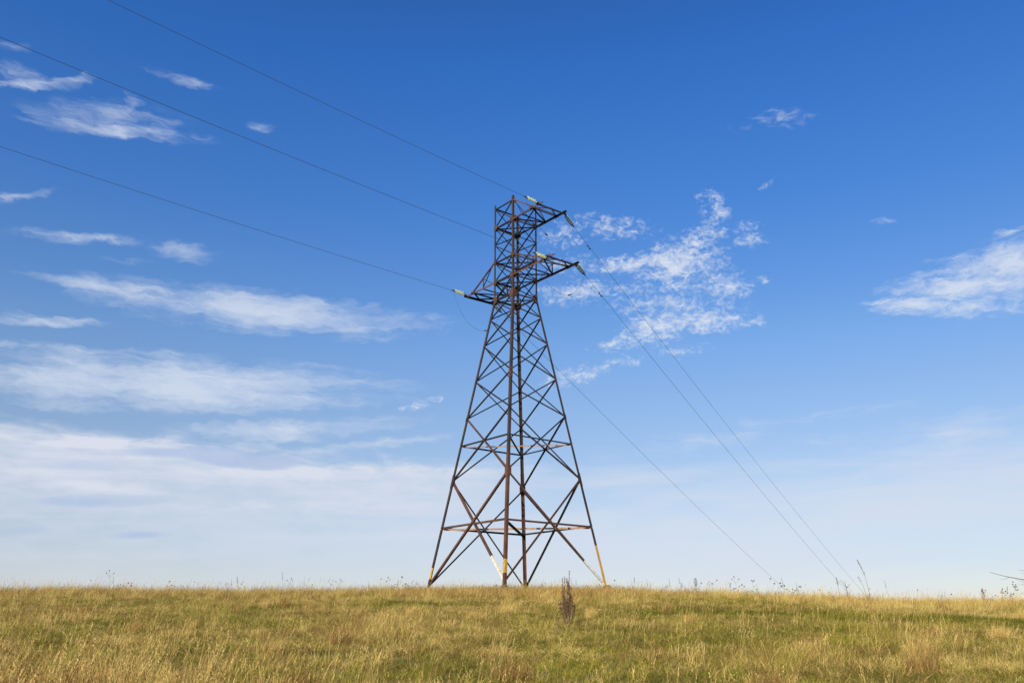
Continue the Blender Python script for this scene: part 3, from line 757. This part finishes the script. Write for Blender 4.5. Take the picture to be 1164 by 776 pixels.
# dried sorrel in front of the pylon
p0 = place(646, 25.2)
t_ = thing('dried_sorrel', p0, 'tall dark brown dried sorrel plant standing alone in the grass in front of the pylon', 'plant')
for i in range(18):
    a = i * 2.4 + rnd.uniform(-.3, .3); sp = 0 if i == 0 else rnd.uniform(.06, .25)
    h = 1.46 if i == 0 else (1.26 if i == 1 else max(.50, 1.38 - 3.0 * sp + rnd.uniform(-.22, .12)))
    b0 = Vector((math.cos(a) * .04, math.sin(a) * .04, -.05)); tip = Vector((math.cos(a) * sp, math.sin(a) * sp, h)) + (Vector((.05, 0, 0)) if i == 0 else Vector((0, 0, 0)))
    def sp_pt(u): return b0.lerp(tip, u) + Vector((math.cos(a), math.sin(a), 0)) * (sp * .25 * math.sin(u * 3.14)) + Vector((.012 * math.sin(u * 7 + i), .012 * math.cos(u * 6 + i), 0))
    bm = bmesh.new(); tube(bm, [sp_pt(u / 8) for u in range(9)], [.007 - .0006 * q for q in range(9)], 5)
    st = link('stem', bm, M_SORREL_STEM, t_)
    bm = bmesh.new(); tube(bm, [sp_pt(.4), sp_pt(.6), sp_pt(.8), sp_pt(.99)], .004, 4)
    for j in range(13):
        u = .34 + .64 * j / 12; c0 = sp_pt(u); aa = rnd.uniform(0, 6.28); Ls = .24 * (1.12 - u) * rnd.uniform(.5, 1.2)
        e0_ = c0 + Vector((math.cos(aa) * Ls * .55, math.sin(aa) * Ls * .55, Ls))
        tube(bm, [c0, e0_], .0025, 3)
        flakes(bm, c0, (e0_ - c0).normalized(), Ls, .014, 18, .014); flakes(bm, c0, Vector((0, 0, 1)), .06, .015, 8, .014)
    link('seed_head', bm, M_SORREL, st)

# dark flower heads standing above the crest grass
def flower_stalk(h, lean, style):
    bm = bmesh.new(); top = Vector((lean, 0, h)); pts_ = [Vector((0, 0, -.05)), Vector((lean * .3, .01, h * .5)), top]
    tube(bm, pts_, [.004, .0035, .002], 4, 0)
    def head(c0, r):
        lathe(bm, c0 - Vector((0, 0, r * .6)), (0.2, 0, 1), [(0, r * .4), (r * .35, r), (r * .8, r * 1.05), (r * 1.2, r * .5), (r * 1.3, 0)], 7, 1)
        flakes(bm, c0, Vector((0, 0, 1)), r * .8, r * .5, 10, r * .6, 1)
    if style == 0: head(top, .033)
    elif style == 1:
        head(top, .028)
        for s_ in (-1, 1):
            q = Vector((lean * .6 + s_ * .13, s_ * .05, h * .90)); tube(bm, [Vector((lean * .5, 0, h * .72)), q], .003, 4, 0); head(q, .024)
    elif style == 2:
        for k in range(6):
            a_ = k * 1.05; q = top + Vector((math.cos(a_) * .05, math.sin(a_) * .05, .04 + .03 * math.sin(k * 2.3))); tube(bm, [top, q], .0025, 4, 0); flakes(bm, q, Vector((0, 0, 1)), .02, .018, 12, .018, 1)
    else:
        flakes(bm, top - Vector((lean * .35, 0, h * .3)), Vector((lean, 0, h)).normalized(), h * .33, .016, 40, .02, 1)
    me = bpy.data.meshes.new('flower_stalk'); bm.to_mesh(me); bm.free()
    me.materials.append(M_STALK); me.materials.append(M_HEAD); return me
metas = [flower_stalk(rnd.uniform(.5, .9), rnd.uniform(-.12, .3), s_) for s_ in (0, 0, 0, 1, 1, 1, 2, 3, 3, 0, 1, 3)]
us = []
for lo, hi, n in ((0, 120, 8), (130, 330, 22), (330, 500, 22), (690, 840, 22), (820, 960, 34), (960, 1164, 26), (500, 690, 8)):
    for _ in range(n): us.append(rnd.uniform(lo, hi) if rnd.random() < .45 or not us else min(1160, max(2, us[-1] + rnd.gauss(0, 9))))
for u in us:
    y = rnd.uniform(47, 55); p = place(u, y); o = bpy.data.objects.new('dried_flower', rnd.choice(metas)); COL.objects.link(o)
    s_ = rnd.uniform(.75, 1.35) * (1.1 if u > 820 else 1); o.location = p; o.scale = (s_, s_, s_ * rnd.uniform(.9, 1.15)); o.rotation_euler = (0, 0, rnd.uniform(-.8, .8))
    tag(o, 'thin dried meadow flower with a dark seed head rising above the crest grass', 'flower', 'dried flowers along the crest')

# tall feathery stalk by the end of the wires
def reed(u, y, h, lean, nm, label, cat, head_len, mat=M_STALK, n=90):
    p = place(u, y); o = thing(nm, p, label, cat)
    bm = bmesh.new(); tip = Vector((lean, 0, h)); pp = [Vector((0, 0, -.05)), Vector((lean * .05, 0, h * .35)), Vector((lean * .35, 0, h * .7)), tip]
    tube(bm, pp, [.011, .010, .008, .004], 5); link('stem', bm, mat, o)
    bm = bmesh.new(); d = (tip - pp[2]).normalized(); flakes(bm, tip - d * head_len, d, head_len, .03, n, .032); link('seed_head', bm, M_HEAD, o)
    return o
reed(993, 44, 2.15, -.42, 'tall_reed', 'tallest thin feathery stalk leaning left above the crest, right of where the wires end', 'reed', .8)
reed(989, 44.5, 1.35, -.3, 'tall_reed', 'shorter feathery stalk just left of and below the tallest one on the crest', 'reed', .3, n=30)
reed(958, 45, 1.25, -.05, 'tall_reed', 'upright stalk on the crest where the middle wire meets the grass', 'reed', .35, n=50)
# forked dead weed
p = place(967, 44); o = thing('dead_weed', p, 'small dark forked dead weed on the crest beneath the ends of the wires', 'weed')
bm = bmesh.new(); tube(bm, [Vector((0, 0, -.05)), Vector((.02, 0, .55)), Vector((0, 0, .85))], [.02, .016, .012], 5)
link('stem', bm, M_TWIG, o)
for q in ((-.28, 0, 1.2), (.3, .1, 1.0), (-.1, -.1, 1.12), (.16, 0, .78)):
    bm = bmesh.new(); tube(bm, [Vector((0, 0, .8)), Vector(q) * .7 + Vector((0, 0, .26)), Vector(q)], [.012, .009, .004], 5); link('branch', bm, M_TWIG, o)
# leafy dock / mugwort spikes
def spike(u, y, h, w, label, mat, n=420):
    p = place(u, y); o = thing('leafy_weed', p, label, 'weed')
    bm = bmesh.new(); tube(bm, [Vector((0, 0, -.05)), Vector((.01, 0, h))], [.012, .003], 5); link('stem', bm, M_STALK, o)
    bm = bmesh.new()
    for k in range(14):
        u_ = .25 + .75 * k / 13; flakes(bm, Vector((0, 0, h * u_)), Vector((0, 0, 1)), .06, w * (1.12 - u_) * .85, n // 20, .03)
    link('foliage', bm, mat, o)
spike(794, 46, .95, .30, 'small pointed grey-green weed shaped like a little fir on the crest right of the pylon', M_GREEN)
spike(1123, 44, .95, .22, 'dumpy brown seeding weed on the crest near the right edge', M_SORREL)

# bare shrub whose twigs reach in from the right edge
p = place(1235, 20); o = thing('bare_shrub', p, 'leafless grey shrub at the right edge, one long twig reaching left over the grass', 'shrub')
def px(u, v, y=20):      # local offset of a point at depth y
    d = Vector(((u - 582) / 992.4, math.cos(PITCH) - (388 - v) / 992.4 * math.sin(PITCH), math.sin(PITCH) + (388 - v) / 992.4 * math.cos(PITCH)))
    k = y / d.y; return Vector((d.x * k, y, CAM_Z + d.z * k)) - p
base_ = Vector((0, 0, -.1)); fork = Vector((-.05, 0, .55))
bm = bmesh.new(); tube(bm, [base_, fork, fork + Vector((.1, .1, .6))], [.035, .028, .015], 6); link('trunk', bm, M_TWIG, o)
for path, r0 in (([fork, px(1190, 664), px(1164, 658.5), px(1150, 656), px(1138, 653.5), px(1125, 650)], .014),
                 ([px(1164, 659), px(1156, 657), px(1150, 656.5)], .006),
                 ([fork, px(1200, 652), px(1172, 650), px(1158, 647.5)], .009),
                 ([px(1190, 664.5), px(1172, 666), px(1160, 660), px(1154, 657)], .006),
                 ([fork, px(1195, 672), px(1172, 669), px(1159, 675)], .008), ([px(1172, 669), px(1163, 664), px(1157, 663)], .005), ([px(1148, 655.6), px(1141, 658), px(1136, 658.5)], .004), ([px(1180, 660), px(1170, 653), px(1160, 651)], .005),
                 ([fork, fork + Vector((.5, .3, .5)), fork + Vector((.9, .5, 1.1))], .014),
                 ([fork, fork + Vector((.2, -.4, .5)), fork + Vector((.1, -.7, 1.2))], .012),
                 ([fork + Vector((.1, .1, .6)), fork + Vector((.0, .2, 1.3))], .010)):
    bm = bmesh.new(); n = len(path); tube(bm, [Vector(q) for q in path], [r0 * (1 - .75 * j / (n - 1)) for j in range(n)], 5); link('branch', bm, M_TWIG, o)
